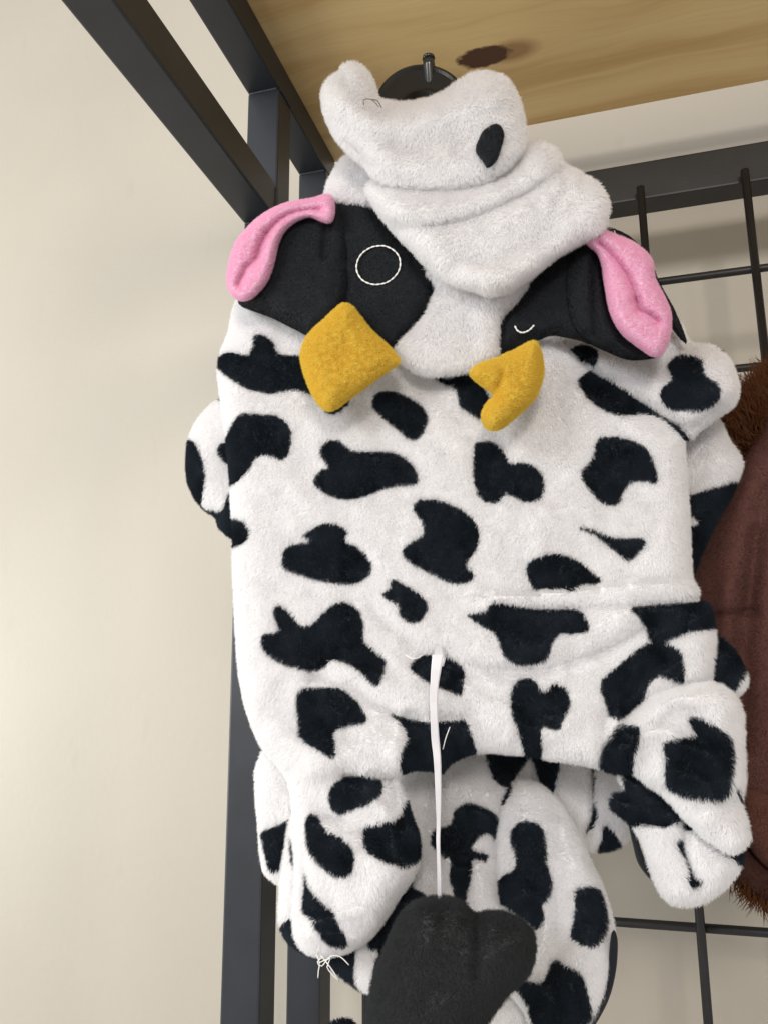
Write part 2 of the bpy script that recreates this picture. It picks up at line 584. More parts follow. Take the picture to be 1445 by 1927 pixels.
def plush(name, parent, outline, Y, T=0.012, R=40, spots=(), base=WHITE, spot_col=BLACK, relief=(), fur=None, step=6.0, tilt=(0, 0),
          Tb=None, inset=4.0, rough=0.0010, back_tilt=None, label=None, colf=None, nub=0.0, crumple=0.0, root_shade=0.82):
    """a stuffed cloth piece: an outline with its own depth, a rounded front and back, folds, print and pile"""
    global NH
    _seed[0] += 1
    seed = _seed[0]
    B = catmull(outline, step)
    ar = 0.5 * np.sum(B[:, 0] * np.roll(B[:, 1], -1) - np.roll(B[:, 0], -1) * B[:, 1])
    if ar < 0:
        B = B[::-1].copy()
    t = np.roll(B, -1, 0) - np.roll(B, 1, 0)
    t /= np.linalg.norm(t, axis=1)[:, None] + 1e-9
    inw = np.stack([-t[:, 1], t[:, 0]], 1)
    B = B + inw * inset
    lo, hi = B.min(0), B.max(0)
    gx = np.arange(lo[0], hi[0] + step, step)
    gy = np.arange(lo[1], hi[1] + step, step * 0.866)
    G = np.array([(x + (0.5 * step if j % 2 else 0), y) for j, y in enumerate(gy) for x in gx])
    rings = [B + inw * d for d in (1.2, 3.5, 7.0)]
    G = np.vstack([G] )
    G = G[inside(G, B)]
    G = G[seg_dist(G, B) > 9.0]
    keep = []
    for d, rg in zip((1.2, 3.5, 7.0), rings):
        m = inside(rg, B)
        rg = rg[m]
        rg = rg[seg_dist(rg, B) > d * 0.8]
        keep.append(rg)
    I = np.vstack(keep + [G])
    allp = np.vstack([B, I])
    res = delaunay_2d_cdt([Vector(p) for p in allp], [], [list(range(len(B)))], 1, 1e-4)
    Q = np.array([tuple(v) for v in res[0]])
    F = [f for f in res[2] if len(f) == 3]
    F = np.array(F)
    d = seg_dist(Q, B)
    rim = d < 0.05
    x = np.clip(d / R, 0, 1)
    prof = np.sqrt(np.clip(1 - (1 - x) ** 2, 0, 1))
    rel = np.zeros(len(Q))
    for e in relief:
        kind, pl, wd_, amp = e
        pl = catmull(pl, 8, False)
        if kind == 'g':
            rel += amp * np.exp(-(seg_dist(Q, pl, False) / wd_) ** 2)
        elif kind == 's':                        # a lip: cloth right of the line lies over the cloth left of it
            dd, sg = seg_dist(Q, pl, False, True)
            rel += amp * np.where(sg > 0, np.exp(-dd / wd_), -0.55 * np.exp(-dd / (wd_ * 0.35)))
    rel += rough * 2.6 * vnoise(Q[:, 0] / 85, Q[:, 1] / 85, seed) + rough * 1.2 * vnoise(Q[:, 0] / 30, Q[:, 1] / 30, seed + 2)
    if nub:
        rel += nub * (1.3 * np.abs(vnoise(Q[:, 0] / 9, Q[:, 1] / 9, seed + 6)) * 2 + vnoise(Q[:, 0] / 5, Q[:, 1] / 5, seed + 7))
    if crumple:
        wx_, wy_ = Q[:, 0] + 60 * vnoise(Q[:, 0] / 90, Q[:, 1] / 90, seed + 8), Q[:, 1] + 60 * vnoise(Q[:, 0] / 90, Q[:, 1] / 90, seed + 9)
        rdg = 1 - 2.6 * np.abs(vnoise(wx_ / 62, wy_ / 48, seed + 10))
        rel += crumple * (np.clip(rdg, 0, 1) ** 2 - 0.35) * (np.clip((Q[:, 1] - 1180) / 160, 0.12, 1) if name == 'body' else 1)
    c = (lo + hi) / 2
    Yb = Y + tilt[0] * (Q[:, 0] - c[0]) / 100 + tilt[1] * (Q[:, 1] - c[1]) / 100
    fr = Yb - T * prof - rel * np.clip(d / 14, 0, 1)
    Tb = T * 0.8 if Tb is None else Tb
    bk = Yb + Tb * prof
    Vf = at(Q[:, 0], Q[:, 1], fr)
    idx = np.nonzero(~rim)[0]
    mp = np.arange(len(Q))
    mp[idx] = len(Q) + np.arange(len(idx))
    Vb = at(Q[idx, 0], Q[idx, 1], bk[idx])
    V = np.vstack([Vf, Vb])
    Fb = mp[F][:, ::-1]
    A = np.vstack([F, Fb])
    # orientation: front must face the camera
    n0 = np.cross(V[F[:, 1]] - V[F[:, 0]], V[F[:, 2]] - V[F[:, 0]])
    if (n0 @ FWD).sum() > 0:
        A = A[:, ::-1]
    good = ~((A[:, 0] == A[:, 1]) | (A[:, 1] == A[:, 2]))
    A = A[good]
    me = bpy.data.meshes.new(name)
    me.from_pydata(V.tolist(), [], A.tolist())
    me.shade_smooth()
    QQ = np.vstack([Q, Q[idx]])
    if colf is None:
        colf = colour_fn(base, spots, spot_col)
    cc = colf(QQ) * (root_shade if fur is not None else 1.0)      # cloth under the pile darkened: shade among the roots put into its colour
    at_ = me.color_attributes.new('Col', 'FLOAT_COLOR', 'POINT')
    at_.data.foreach_set('color', np.concatenate([cc, np.ones((len(cc), 1))], 1).astype(np.float32).ravel())
    o = link(name, me, M_FUR, parent)
    if label:
        o['label'] = label
    P = Piece()
    fn = np.cross(V[A[:, 1]] - V[A[:, 0]], V[A[:, 2]] - V[A[:, 0]])
    N = np.zeros_like(V)
    for k in range(3):
        np.add.at(N, A[:, k], fn)
    N /= np.linalg.norm(N, axis=1)[:, None] + 1e-12
    P.V, P.Q, P.N, P.T = V, QQ, N, A
    if fur is not None:
        nf = len(F)
        dens = np.ones(len(A))
        dm = np.concatenate([d, d[idx]])[A].mean(1)
        isb = (A >= len(Q)).any(1)
        dens[isb] = np.where(dm[isb] < 16, 0.6, 0.06)
        fp = dict(length=0.0027, dens=5.2, rad=0.00011, lean=0.75, lean_dir=math.pi / 2, jitter=0.30, curl=0.22, clump=8.0, swirl=0.45)
        fp.update(fur)
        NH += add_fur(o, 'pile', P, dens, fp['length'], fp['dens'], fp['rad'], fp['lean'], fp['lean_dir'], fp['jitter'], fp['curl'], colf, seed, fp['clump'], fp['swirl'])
    return o


PL = {}                                                                # plush default
FUZZ = dict(length=0.0005, dens=7.0, rad=0.00006, lean=0.6, jitter=0.5, curl=0.2)
FLEECE = dict(length=0.0011, dens=10.0, rad=0.00007, lean=0.0, jitter=1.0, curl=0.3, clump=4.0)
LONG = dict(length=0.0030, curl=0.3, clump=10)

cow = empty('cow_costume', tuple(at(850, 1400, 0.41)))
tag(cow, 'black and white cow pet costume with pink ears and yellow horns hanging from the hook', 'costume')

z2 = lambda p: Z(340, 600, 2.580, p)
z3 = lambda p: Z(800, 600, 2.240, p)
z4 = lambda p: Z(400, 1080, 2.275, p)
z5 = lambda p: Z(800, 1080, 2.240, p)
zl = lambda p: Z(460, 1500, 3.6125, p)
zu = lambda p: Z(780, 1500, 3.6125, p)
zr = lambda p: Z(1080, 1350, 3.959, p)
zs = lambda p: Z(1125, 600, 4.516, p)
zc = lambda p: Z(720, 1200, 4.516, p)

SEAM_SPOT = z3([(640, 265), (680, 225), (740, 235), (830, 285), (920, 350), (1020, 420), (1100, 480), (1110, 525), (1080, 510), (1000, 440), (930, 410), (800, 405), (700, 350), (655, 300)])
EAR_SPOT = z3([(600, 140), (660, 115), (720, 140), (715, 195), (680, 180)])
SPOTS = [
    z2([(190, 220), (230, 165), (330, 175), (355, 130), (360, 85), (400, 75), (450, 110), (480, 170), (580, 180), (640, 230), (660, 360), (550, 345), (440, 362), (330, 340), (250, 290)]),
    z2([(225, 590), (285, 470), (340, 460), (470, 472), (530, 530), (535, 620), (500, 680), (420, 655), (365, 680), (330, 740), (235, 815), (215, 700)]),
    z2([(680, 640), (710, 595), (770, 588), (820, 630), (880, 645), (1030, 650), (1110, 690), (1150, 760), (1130, 805), (1040, 810), (960, 830), (880, 865), (800, 875), (710, 850), (650, 790), (680, 735), (720, 720), (690, 670)]),
    z2([(935, 400), (960, 360), (1020, 352), (1100, 375), (1180, 430), (1200, 490), (1170, 570), (1120, 582), (1060, 540), (990, 480), (945, 440)]),
    z2([(1130, 920), (1150, 885), (1230, 878), (1330, 905), (1410, 960), (1450, 1040), (1440, 1110), (1385, 1190), (1420, 1230), (1410, 1270), (1330, 1280), (1230, 1240), (1120, 1180), (1080, 1130), (1110, 1090), (1180, 1040), (1170, 980)]),
    z2([(600, 1045), (640, 1020), (700, 990), (770, 1000), (815, 1030), (805, 1075), (880, 1115), (930, 1190), (910, 1250), (830, 1283), (720, 1275), (590, 1240), (505, 1205), (505, 1130), (540, 1095), (635, 1075)]),
    z2([(220, 980), (300, 975), (340, 1030), (325, 1075), (265, 1110), (225, 1140)]),
    z2([(980, 1335), (1015, 1310), (1030, 1262), (1090, 1290), (1150, 1330), (1200, 1390), (1165, 1460), (1110, 1470), (1070, 1440), (1050, 1390)]),
    z2([(700, 440), (745, 462), (800, 430), (825, 390), (760, 400)]),
    z4([(265, 165), (290, 130), (345, 175), (380, 215), (430, 210), (480, 160), (545, 120), (610, 140), (645, 200), (650, 280), (700, 330), (745, 370), (715, 470), (690, 465), (620, 410), (525, 365), (470, 400), (390, 405), (290, 375), (225, 320), (220, 260), (290, 240)]),
    z4([(365, 520), (400, 487), (540, 490), (600, 530), (655, 600), (650, 635), (560, 650), (525, 690), (520, 785), (440, 745), (380, 700), (370, 610)]),
    z4([(850, 400), (880, 360), (930, 345), (1000, 350), (1060, 380), (1078, 420), (1065, 510), (1010, 500), (920, 460)]),
    z4([(765, 595), (840, 625), (950, 640), (1010, 630), (1080, 630), (1100, 680), (1130, 760), (1060, 785), (1010, 820), (960, 860), (900, 850), (815, 840), (805, 760), (830, 690)]),
    z3([(205, 545), (240, 517), (290, 520), (340, 570), (355, 605), (420, 605), (480, 640), (500, 700), (480, 760), (420, 770), (340, 740), (300, 777), (240, 760), (210, 700)]),
    z3([(655, 650), (700, 590), (725, 510), (770, 497), (860, 510), (930, 550), (970, 630), (975, 690), (920, 680), (860, 690), (830, 730), (810, 780), (750, 775), (690, 720)]),
    z3([(645, 875), (700, 885), (800, 920), (920, 930), (900, 980), (850, 1015), (790, 970), (720, 910)]),
    z3([(430, 1035), (480, 1000), (560, 990), (640, 1015), (700, 1060), (740, 1108), (650, 1140), (560, 1152), (470, 1140), (435, 1090)]),
    z3([(35, 240), (100, 250), (190, 235), (270, 330), (250, 400), (235, 425), (150, 370), (130, 300), (70, 270)]),
    z5([(180, 170), (250, 155), (290, 115), (400, 130), (560, 150), (640, 150), (690, 200), (690, 240), (620, 250), (570, 250), (535, 290), (510, 350), (450, 370), (390, 370), (330, 340), (300, 260), (230, 210)]),
    z5([(870, 145), (1000, 125), (1140, 115), (1210, 150), (1225, 215), (1100, 245), (990, 290), (945, 280), (935, 230), (900, 180)]),
    z5([(745, 450), (830, 370), (920, 300), (1000, 285), (1070, 320), (1090, 380), (1085, 450), (1000, 430), (940, 470), (900, 560), (810, 615), (770, 560), (745, 500)]),
    z5([(360, 490), (400, 445), (450, 445), (495, 490), (540, 460), (590, 475), (612, 540), (590, 600), (570, 650), (530, 655), (490, 650), (490, 790), (430, 770), (395, 660), (365, 590)]),
    z4([(500, 950), (520, 890), (580, 855), (660, 852), (715, 890), (727, 920), (690, 965), (620, 995), (560, 1020), (520, 1005)]),
    zl([(430, 200), (450, 110), (490, 130), (560, 220), (680, 290), (750, 380), (740, 470), (700, 520), (620, 525), (520, 450), (450, 350)]),
    zl([(815, 200), (900, 180), (1000, 155), (1060, 90), (1090, 20), (1110, 90), (1180, 210), (1200, 320), (1170, 410), (1100, 460), (980, 450), (870, 400), (810, 330)]),
    zl([(420, 500), (450, 590), (510, 690), (600, 770), (640, 840), (700, 990), (600, 995), (520, 930), (450, 810), (405, 760), (415, 640)]),
    zl([(1040, 740), (1060, 640), (1130, 580), (1160, 620), (1120, 720)]),
    SEAM_SPOT, EAR_SPOT]

body_out = [(470, 545), (430, 628), (412, 690), (417, 755), (427, 830), (435, 920), (439, 1000), (441, 1080), (445, 1180), (452, 1270), (467, 1340), (495, 1405), (526, 1442), (545, 1475), (551, 1520), (553, 1570), (556, 1640), (553, 1700), (552, 1745), (557, 1770), (582, 1792), (620, 1798), (660, 1786), (702, 1757), (732, 1714), (748, 1690), (781, 1640),
            (789, 1600), (785, 1565), (775, 1540), (765, 1505), (752, 1472), (760, 1455), (775, 1448), (812, 1448), (830, 1456), (845, 1436), (875, 1420), (920, 1413), (975, 1418), (1040, 1428), (1100, 1437), (1150, 1445), (1230, 1430),
            (1290, 1370), (1330, 1300), (1341, 1240), (1343, 1190), (1334, 1142), (1311, 1132), (1313, 1112), (1300, 1090), (1296, 1020), (1291, 930), (1287, 860), (1280, 812), (1245, 785), (1180, 742),
            (1112, 703), (1065, 655), (1000, 600), (850, 560), (650, 545)]
plush('body', cow, body_out, 0.402, T=0.0125, R=48, Tb=0.030, spots=SPOTS, fur=PL, step=6.5, rough=0.0012, crumple=0.0030, relief=[
    ('s', [(920, 1122), (1000, 1118), (1100, 1108), (1200, 1098), (1315, 1096)], 26, 0.0045),
    ('g', [(1000, 1145), (1150, 1140), (1320, 1130)], 8, -0.0028),
    ('g', [(860, 1266), (960, 1264), (1050, 1252), (1150, 1216), (1230, 1168)], 13, -0.0034), ('g', [(900, 1225), (1000, 1222), (1100, 1195), (1180, 1160)], 26, 0.003),
    ('g', [(700, 1150), (780, 1215), (830, 1235)], 16, -0.0022),
    ('g', [(826, 1236), (900, 1250), (1000, 1252)], 10, -0.0025),
    ('g', [(590, 1270), (660, 1290), (720, 1330), (775, 1350), (900, 1352)], 15, -0.0042), ('g', [(640, 1260), (740, 1300), (850, 1320)], 22, 0.0025),
    ('g', [(600, 1430), (660, 1420), (720, 1405), (755, 1425)], 28, 0.006),
    ('g', [(650, 1458), (700, 1466), (740, 1466), (775, 1458)], 9, -0.007),
    ('g', [(600, 1530), (680, 1558), (720, 1570), (765, 1535)], 16, -0.0025), ('g', [(700, 1690), (640, 1730), (590, 1740)], 30, 0.002),
    ('g', [(566, 1520), (577, 1650), (574, 1740)], 9, -0.002), ('g', [(545, 1450), (590, 1500), (640, 1545)], 16, -0.002), ('g', [(650, 1600), (720, 1640)], 45, 0.006),
    ('g', [(640, 1385), (590, 1330)], 24, -0.002),
    ('g', [(460, 1000), (560, 990), (700, 965), (900, 960), (1100, 985)], 24, 0.0014),
    ('g', [(450, 1080), (600, 1110), (700, 1120)], 26, -0.0014),
    ('g', [(430, 700), (600, 790), (700, 900)], 40, 0.0016),
    ('g', [(960, 780), (1010, 900), (1020, 1000)], 40, 0.0016),
    ('g', [(1250, 1230), (1150, 1330), (1130, 1400)], 16, -0.003),
    ('g', [(1180, 1340), (1260, 1290), (1340, 1285)], 14, -0.003)])

# front leg at the left, its layers behind, and the legs at the right
plush('leg_lining_fold', cow, [(550, 1530), (537, 1590), (529, 1650), (526, 1720), (530, 1748), (545, 1775), (575, 1792), (605, 1798), (600, 1740), (590, 1640), (575, 1560)], 0.4095, T=0.007, R=22, fur=PL, step=5,
      spots=[zl([(250, 880), (330, 820), (350, 900), (420, 960), (560, 1050), (480, 1080), (380, 1040), (290, 960)]), zl([(320, 250), (345, 380), (345, 480), (330, 420)])])
plush('leg', cow, [(500, 1412), (484, 1442), (481, 1480), (486, 1545), (490, 1600), (498, 1640), (516, 1658), (535, 1664), (560, 1640), (580, 1560), (570, 1470), (540, 1420)], 0.419, T=0.009, R=30, fur=PL, step=5, crumple=0.002,
      spots=[zl([(130, 230), (250, 180), (350, 140), (350, 420), (250, 480), (190, 490), (160, 400), (140, 310)])])

plush('cuff', cow, [(1132, 1445), (1130, 1412), (1143, 1378), (1165, 1360), (1200, 1335), (1235, 1308), (1290, 1290), (1345, 1290), (1378, 1310), (1394, 1345), (1397, 1410), (1397, 1470), (1392, 1510), (1406, 1565),
                    (1404, 1585), (1378, 1603), (1340, 1583), (1310, 1560), (1280, 1530), (1245, 1492), (1212, 1470), (1190, 1453), (1160, 1452)], 0.3965, T=0.015, R=50, fur=LONG, step=6, crumple=0.0028, spots=[
    zr([(672, 190), (760, 150), (900, 130), (870, 70), (840, 0), (920, -5), (1040, 50), (1140, 150), (1170, 260), (1150, 510), (1110, 590), (950, 595), (780, 550), (690, 480), (680, 320)]),
    zr([(250, 110), (290, 60), (370, 65), (480, 70), (470, 160), (440, 260), (420, 420), (300, 410), (180, 370), (210, 260)]),
    zr([(1180, 500), (1195, 510), (1220, 600), (1210, 610)])],
    relief=[('g', [(1180, 1360), (1250, 1318), (1330, 1305), (1385, 1320)], 22, 0.004), ('g', [(1160, 1385), (1240, 1345), (1320, 1330)], 16, -0.002), ('g', [(1255, 1480), (1310, 1512), (1390, 1505)], 10, -0.003),
            ('g', [(1200, 1380), (1215, 1440)], 14, -0.002)])
plush('leg', cow, [(1160, 1455), (1205, 1462), (1245, 1480), (1290, 1530), (1350, 1590), (1392, 1600), (1393, 1625), (1368, 1662), (1330, 1690), (1290, 1702), (1255, 1692), (1234, 1662), (1220, 1620), (1206, 1580),
                   (1188, 1550), (1152, 1520), (1155, 1500), (1180, 1492)], 0.410, T=0.011, R=40, fur=LONG, step=5, crumple=0.0022, spots=[
    zr([(360, 410), (440, 430), (520, 480), (640, 540), (750, 640), (780, 720), (700, 815), (600, 810), (440, 780), (330, 740), (260, 650), (290, 580), (400, 560)]),
    zr([(745, 930), (800, 900), (830, 930), (860, 1050), (900, 1150), (970, 1210), (900, 1260), (840, 1230), (820, 1100)]),
    zr([(780, 690), (850, 720), (930, 790), (850, 850), (810, 800)]),
    zr([(1100, 990), (1200, 985), (1300, 950), (1260, 1070), (1180, 1060)])],
    relief=[('g', [(1285, 1545), (1290, 1600), (1310, 1665)], 10, -0.006), ('g', [(1310, 1570), (1340, 1630), (1345, 1670)], 24, 0.003), ('g', [(1200, 1550), (1270, 1545)], 9, -0.003)])
plush('leg_trim', cow, [(1180, 1540), (1194, 1560), (1206, 1600), (1222, 1640), (1234, 1665), (1222, 1655), (1200, 1625), (1190, 1590)], 0.413, T=0.003, R=8, base=FELT, inset=0, step=4)
plush('hip', cow, [(1330, 1200), (1355, 1203), (1380, 1225), (1400, 1260), (1404, 1285), (1388, 1308), (1350, 1315), (1320, 1300)], 0.412, T=0.010, R=35, fur=PL, step=5,
      spots=[[(1320, 1195), (1360, 1200), (1385, 1232), (1397, 1262), (1385, 1290), (1365, 1298), (1320, 1300)]])

# sleeves
plush('sleeve', cow, [(1040, 630), (1110, 640), (1200, 640), (1255, 618), (1278, 604), (1296, 645), (1340, 654), (1370, 678), (1387, 722), (1381, 760), (1348, 785), (1312, 812), (1294, 826), (1240, 800), (1150, 745), (1080, 690)],
      0.413, T=0.018, R=50, fur=PL, step=6, crumple=0.002, spots=[
    zs([(600, 390), (650, 330), (770, 320), (880, 370), (910, 480), (1000, 550), (1030, 640), (960, 720), (850, 770), (690, 780), (580, 740), (520, 640), (560, 570), (640, 510), (610, 440)]),
    SEAM_SPOT, EAR_SPOT, zs([(930, 235), (990, 240), (1060, 290), (1030, 305), (980, 260)])],
    relief=[('g', [(1120, 650), (1200, 680), (1250, 690)], 26, -0.005), ('g', [(1300, 800), (1345, 765), (1375, 755)], 9, -0.003), ('g', [(1330, 690), (1350, 730)], 40, 0.006)])
plush('sleeve', cow, [(1270, 820), (1300, 800), (1345, 785), (1372, 832), (1395, 872), (1380, 920), (1345, 985), (1315, 1050), (1300, 1082), (1280, 1070), (1275, 950)], 0.440, T=0.012, R=40, fur=PL, step=6, crumple=0.002, spots=[
    [(1280, 940), (1320, 925), (1350, 915), (1385, 905), (1380, 960), (1330, 1060), (1300, 1100), (1285, 1090), (1292, 1002), (1312, 985), (1300, 965)]])
plush('sleeve', cow, [(430, 750), (400, 760), (378, 782), (360, 812), (352, 850), (352, 898), (364, 930), (382, 957), (406, 973), (413, 992), (438, 1012), (470, 1000), (480, 760)], 0.424, T=0.012, R=40, fur=PL, step=6, spots=[
    [(345, 832), (366, 828), (380, 850), (389, 890), (384, 935), (384, 950), (400, 957), (420, 958), (432, 930), (450, 915), (450, 1020), (410, 1000), (360, 945), (340, 890)],
    [(424, 832), (412, 842), (418, 860), (440, 875), (445, 835)], [(405, 748), (425, 746), (430, 760), (412, 756)]])

# the back half of the costume seen under the hem
plush('belly_panel', cow, [(735, 1440), (760, 1400), (960, 1390), (1000, 1450), (965, 1500), (944, 1545), (946, 1620), (960, 1700), (990, 1740), (900, 1730), (840, 1690), (800, 1700), (770, 1712), (744, 1716), (740, 1690), (760, 1600)],
      0.452, T=0.010, R=50, fur=PL, step=6, crumple=0.003, inset=1, tilt=(0, -0.008), spots=[
    zu([(290, 70), (370, 30), (440, 60), (550, 130), (560, 280), (480, 240), (420, 290), (390, 350), (480, 390), (480, 440), (400, 440), (390, 560), (370, 650), (350, 710), (290, 690), (240, 560), (240, 440), (170, 380), (110, 320), (120, 230), (190, 200), (240, 180)]),
    zc([(900, 900), (1250, 900), (1200, 1060), (1130, 1160), (1080, 1270), (1000, 1250), (920, 1160)]),
    zl([(1020, 740), (1060, 650), (1130, 570), (1160, 620), (1130, 720), (1060, 760)])],
    relief=[('g', [(925, 1560), (930, 1640), (945, 1700)], 12, -0.004), ('g', [(900, 1650), (905, 1720)], 18, 0.004)])
plush('belly_panel', cow, [(950, 1400), (1120, 1400), (1200, 1440), (1200, 1500), (1185, 1550), (1180, 1580), (1150, 1598), (1110, 1600), (1085, 1570), (1040, 1520), (960, 1480)], 0.468, T=0.008, R=40, fur=PL, step=6, spots=[
    zr([(85, 835), (110, 750), (150, 620), (185, 700), (150, 820)]), zr([(175, 985), (200, 900), (235, 800), (355, 940), (290, 975)]),
    zc([(1210, 950), (1440, 1000), (1500, 1060), (1480, 1180), (1440, 1330), (1400, 1290), (1330, 1200), (1280, 1060)]),
    zr([(140, 300), (165, 360), (155, 560), (145, 620), (135, 480)])],
    relief=[('g', [(1112, 1430), (1115, 1520), (1105, 1570)], 8, -0.004)])
plush('leg', cow, [(960, 1480), (1000, 1470), (1042, 1500), (1080, 1558), (1112, 1625), (1140, 1690), (1153, 1755), (1152, 1830), (1132, 1890), (1100, 1940), (1060, 1985), (1010, 1960), (985, 1900), (960, 1868), (950, 1820), (940, 1700), (938, 1560)],
      0.437, T=0.012, R=50, fur=PL, step=6, crumple=0.0025, tilt=(0, -0.006), spots=[
    zu([(660, 260), (700, 180), (770, 160), (860, 210), (885, 330), (895, 450), (930, 570), (910, 660), (870, 730), (885, 830), (830, 900), (760, 850), (700, 800), (600, 710), (565, 620), (590, 550), (690, 480), (690, 370)]),
    zu([(1100, 640), (1190, 610), (1250, 650), (1285, 760), (1290, 900), (1240, 990), (1170, 1010), (1100, 980), (1070, 930), (1085, 800)]),
    zu([(690, 1270), (720, 1230), (860, 1270), (920, 1140), (970, 1100), (1040, 1150), (1130, 1200), (1165, 1310), (1190, 1450), (1160, 1520), (1080, 1560), (850, 1580), (770, 1400)]),
    zc([(1080, 1270), (1110, 1250), (1115, 1300), (1050, 1420), (985, 1445), (1030, 1380)])],
    relief=[('g', [(1035, 1500), (1045, 1620), (1050, 1740)], 16, -0.003), ('g', [(955, 1560), (960, 1640)], 14, -0.003), ('g', [(1080, 1640), (1110, 1760), (1090, 1850)], 40, 0.003)])
plush('leg_trim', cow, [(1150, 1755), (1161, 1765), (1160, 1815), (1151, 1862), (1135, 1902), (1106, 1947), (1085, 1950), (1115, 1900), (1138, 1850)], 0.424, T=0.003, R=8, base=FELT, inset=0, step=4)
plush('leg', cow, [(985, 1862), (960, 1880), (930, 1900), (880, 1960), (900, 2010), (1010, 2010), (1030, 1950), (1005, 1900)], 0.446, T=0.008, R=30, fur=PL, step=6,
      spots=[[(968, 1862), (985, 1868), (975, 1880), (950, 1885), (945, 1895), (950, 1872)]])
plush('leg', cow, [(620, 1785), (600, 1795), (635, 1830), (665, 1852), (690, 1866), (712, 1862), (745, 1830), (790, 1760), (800, 1690), (740, 1680), (700, 1740)], 0.430, T=0.009, R=30, fur=PL, step=5, base=BLACK, spot_col=WHITE,
      spots=[zl([(762, 1020), (790, 960), (830, 990), (850, 1030), (915, 1045), (890, 1110), (880, 1190), (910, 1300), (870, 1320), (800, 1290), (760, 1210)])])
plush('paw', cow, [(618, 1935), (625, 1924), (645, 1919), (662, 1922), (672, 1935), (670, 1970), (620, 1970)], 0.44, T=0.006, R=18, fur=PL, step=5, base=BLACK)

# tail
P_ = lambda pts: np.array([at(x, y, Y) for x, y, Y in pts])


def ribbon(name, pts, wpx, parent, mat, thick=0.0006):
    c = catmull(np.array(pts, float), 12, False)
    n = len(c)
    w = np.interp(np.linspace(0, 1, n), np.linspace(0, 1, len(wpx)), wpx)
    V, F = [], []
    for i in range(n):
        p = at(c[i, 0], c[i, 1], c[i, 2])
        hw = w[i] / 2 / FPX * c[i, 2]
        for sx, sy in ((-1, 0), (-0.8, -1), (0.8, -1), (1, 0), (0.8, 1), (-0.8, 1)):
            V.append(p + RGT * hw * sx + np.array([0, thick * sy, 0]))
    for i in range(n - 1):
        for k in range(6):
            k2 = (k + 1) % 6
            F.append((i * 6 + k, i * 6 + k2, i * 6 + 6 + k2, i * 6 + 6 + k))
    F += [tuple(range(5, -1, -1)), tuple((n - 1) * 6 + k for k in range(6))]
    me = bpy.data.meshes.new(name)
    me.from_pydata([tuple(v) for v in V], [], F)
    return link(name, me, mat, parent)


ribbon('tail_loop', [(826, 1218, 0.3885), (826, 1228, 0.3845), (826, 1240, 0.3825), (829, 1254, 0.383)], [14, 18, 24, 10], cow, M_ELASTIC, 0.0014)
ribbon('tail_cord', [(824, 1232, 0.3815), (820, 1262, 0.3805), (816, 1310, 0.380), (818, 1380, 0.3805), (823, 1440, 0.381), (825, 1540, 0.382), (824, 1580, 0.382), (826, 1640, 0.383), (827, 1700, 0.386)], [22, 16, 14, 15, 13, 11, 8, 7, 8, 8], cow, M_ELASTIC)
TIP_FUR = dict(length=0.0030, dens=4.5, lean=0.8, jitter=0.4, curl=0.5, clump=9)
plush('tail_tip', cow, [(762, 1715), (790, 1697), (830, 1691), (870, 1699), (893, 1722), (925, 1717), (968, 1726), (998, 1750), (1004, 1790), (992, 1830), (962, 1860), (935, 1893), (905, 1945), (890, 2000), (700, 2000), (692, 1920), (705, 1840), (728, 1780)],
      0.389, T=0.022, R=80, base=DARKT, fur=TIP_FUR, step=6, relief=[('g', [(895, 1715), (897, 1760), (893, 1830)], 14, -0.004), ('g', [(830, 1720), (825, 1760)], 22, -0.002)])
ribbon('strap', [(748, 1655, 0.424), (737, 1710, 0.424), (733, 1760, 0.424), (727, 1815, 0.425)], [16, 15, 12, 2], cow, M_ELASTIC)

# hood
plush('hood', cow, [(610, 380), (640, 330), (700, 330), (900, 380), (1100, 400), (1150, 430), (1180, 500), (1150, 600), (1050, 640), (900, 660), (700, 660), (560, 620), (520, 560), (560, 450)], 0.392, T=0.010, R=50, Tb=0.008, fur=dict(dens=1.0), step=8)
plush('hood_rim', cow, [(1130, 425), (1150, 428), (1185, 445), (1222, 485), (1240, 530), (1270, 585), (1292, 642), (1280, 640), (1245, 590), (1200, 520), (1130, 450)], 0.391, T=0.005, R=14, base=FELT, fur=FUZZ, step=5, inset=1)
plush('hood_side', cow, [(655, 292), (632, 318), (615, 352), (612, 385), (640, 395), (720, 395), (730, 340), (700, 300)], 0.3825, T=0.008, R=30, fur=PL, step=5, inset=3)

FELTF = FUZZ
plush('ear', cow, [(447, 560), (440, 548), (470, 470), (520, 400), (575, 385), (625, 372), (650, 400), (660, 520), (640, 600), (590, 632), (555, 620), (510, 598), (455, 577)], 0.3815, T=0.012, R=45, base=FELT, fur=FELTF, step=6, inset=1,
      relief=[('g', [(618, 375), (616, 420), (610, 480)], 9, -0.003)])
ear1 = plush('inner_ear', cow, [(621, 372), (585, 378), (540, 386), (505, 402), (475, 425), (447, 460), (434, 505), (432, 535), (440, 552), (457, 562), (478, 553), (500, 527), (513, 490), (521, 455), (535, 430), (558, 412), (585, 404), (621, 414)],
             0.3695, T=0.008, R=16, base=PINK, fur=FLEECE, step=3.2, inset=-3, nub=0.0004, root_shade=0.66, relief=[('g', [(600, 395), (550, 402), (515, 425), (492, 460), (483, 487), (465, 505), (450, 535)], 9, -0.0045), ('g', [(500, 440), (486, 478)], 12, -0.002)])
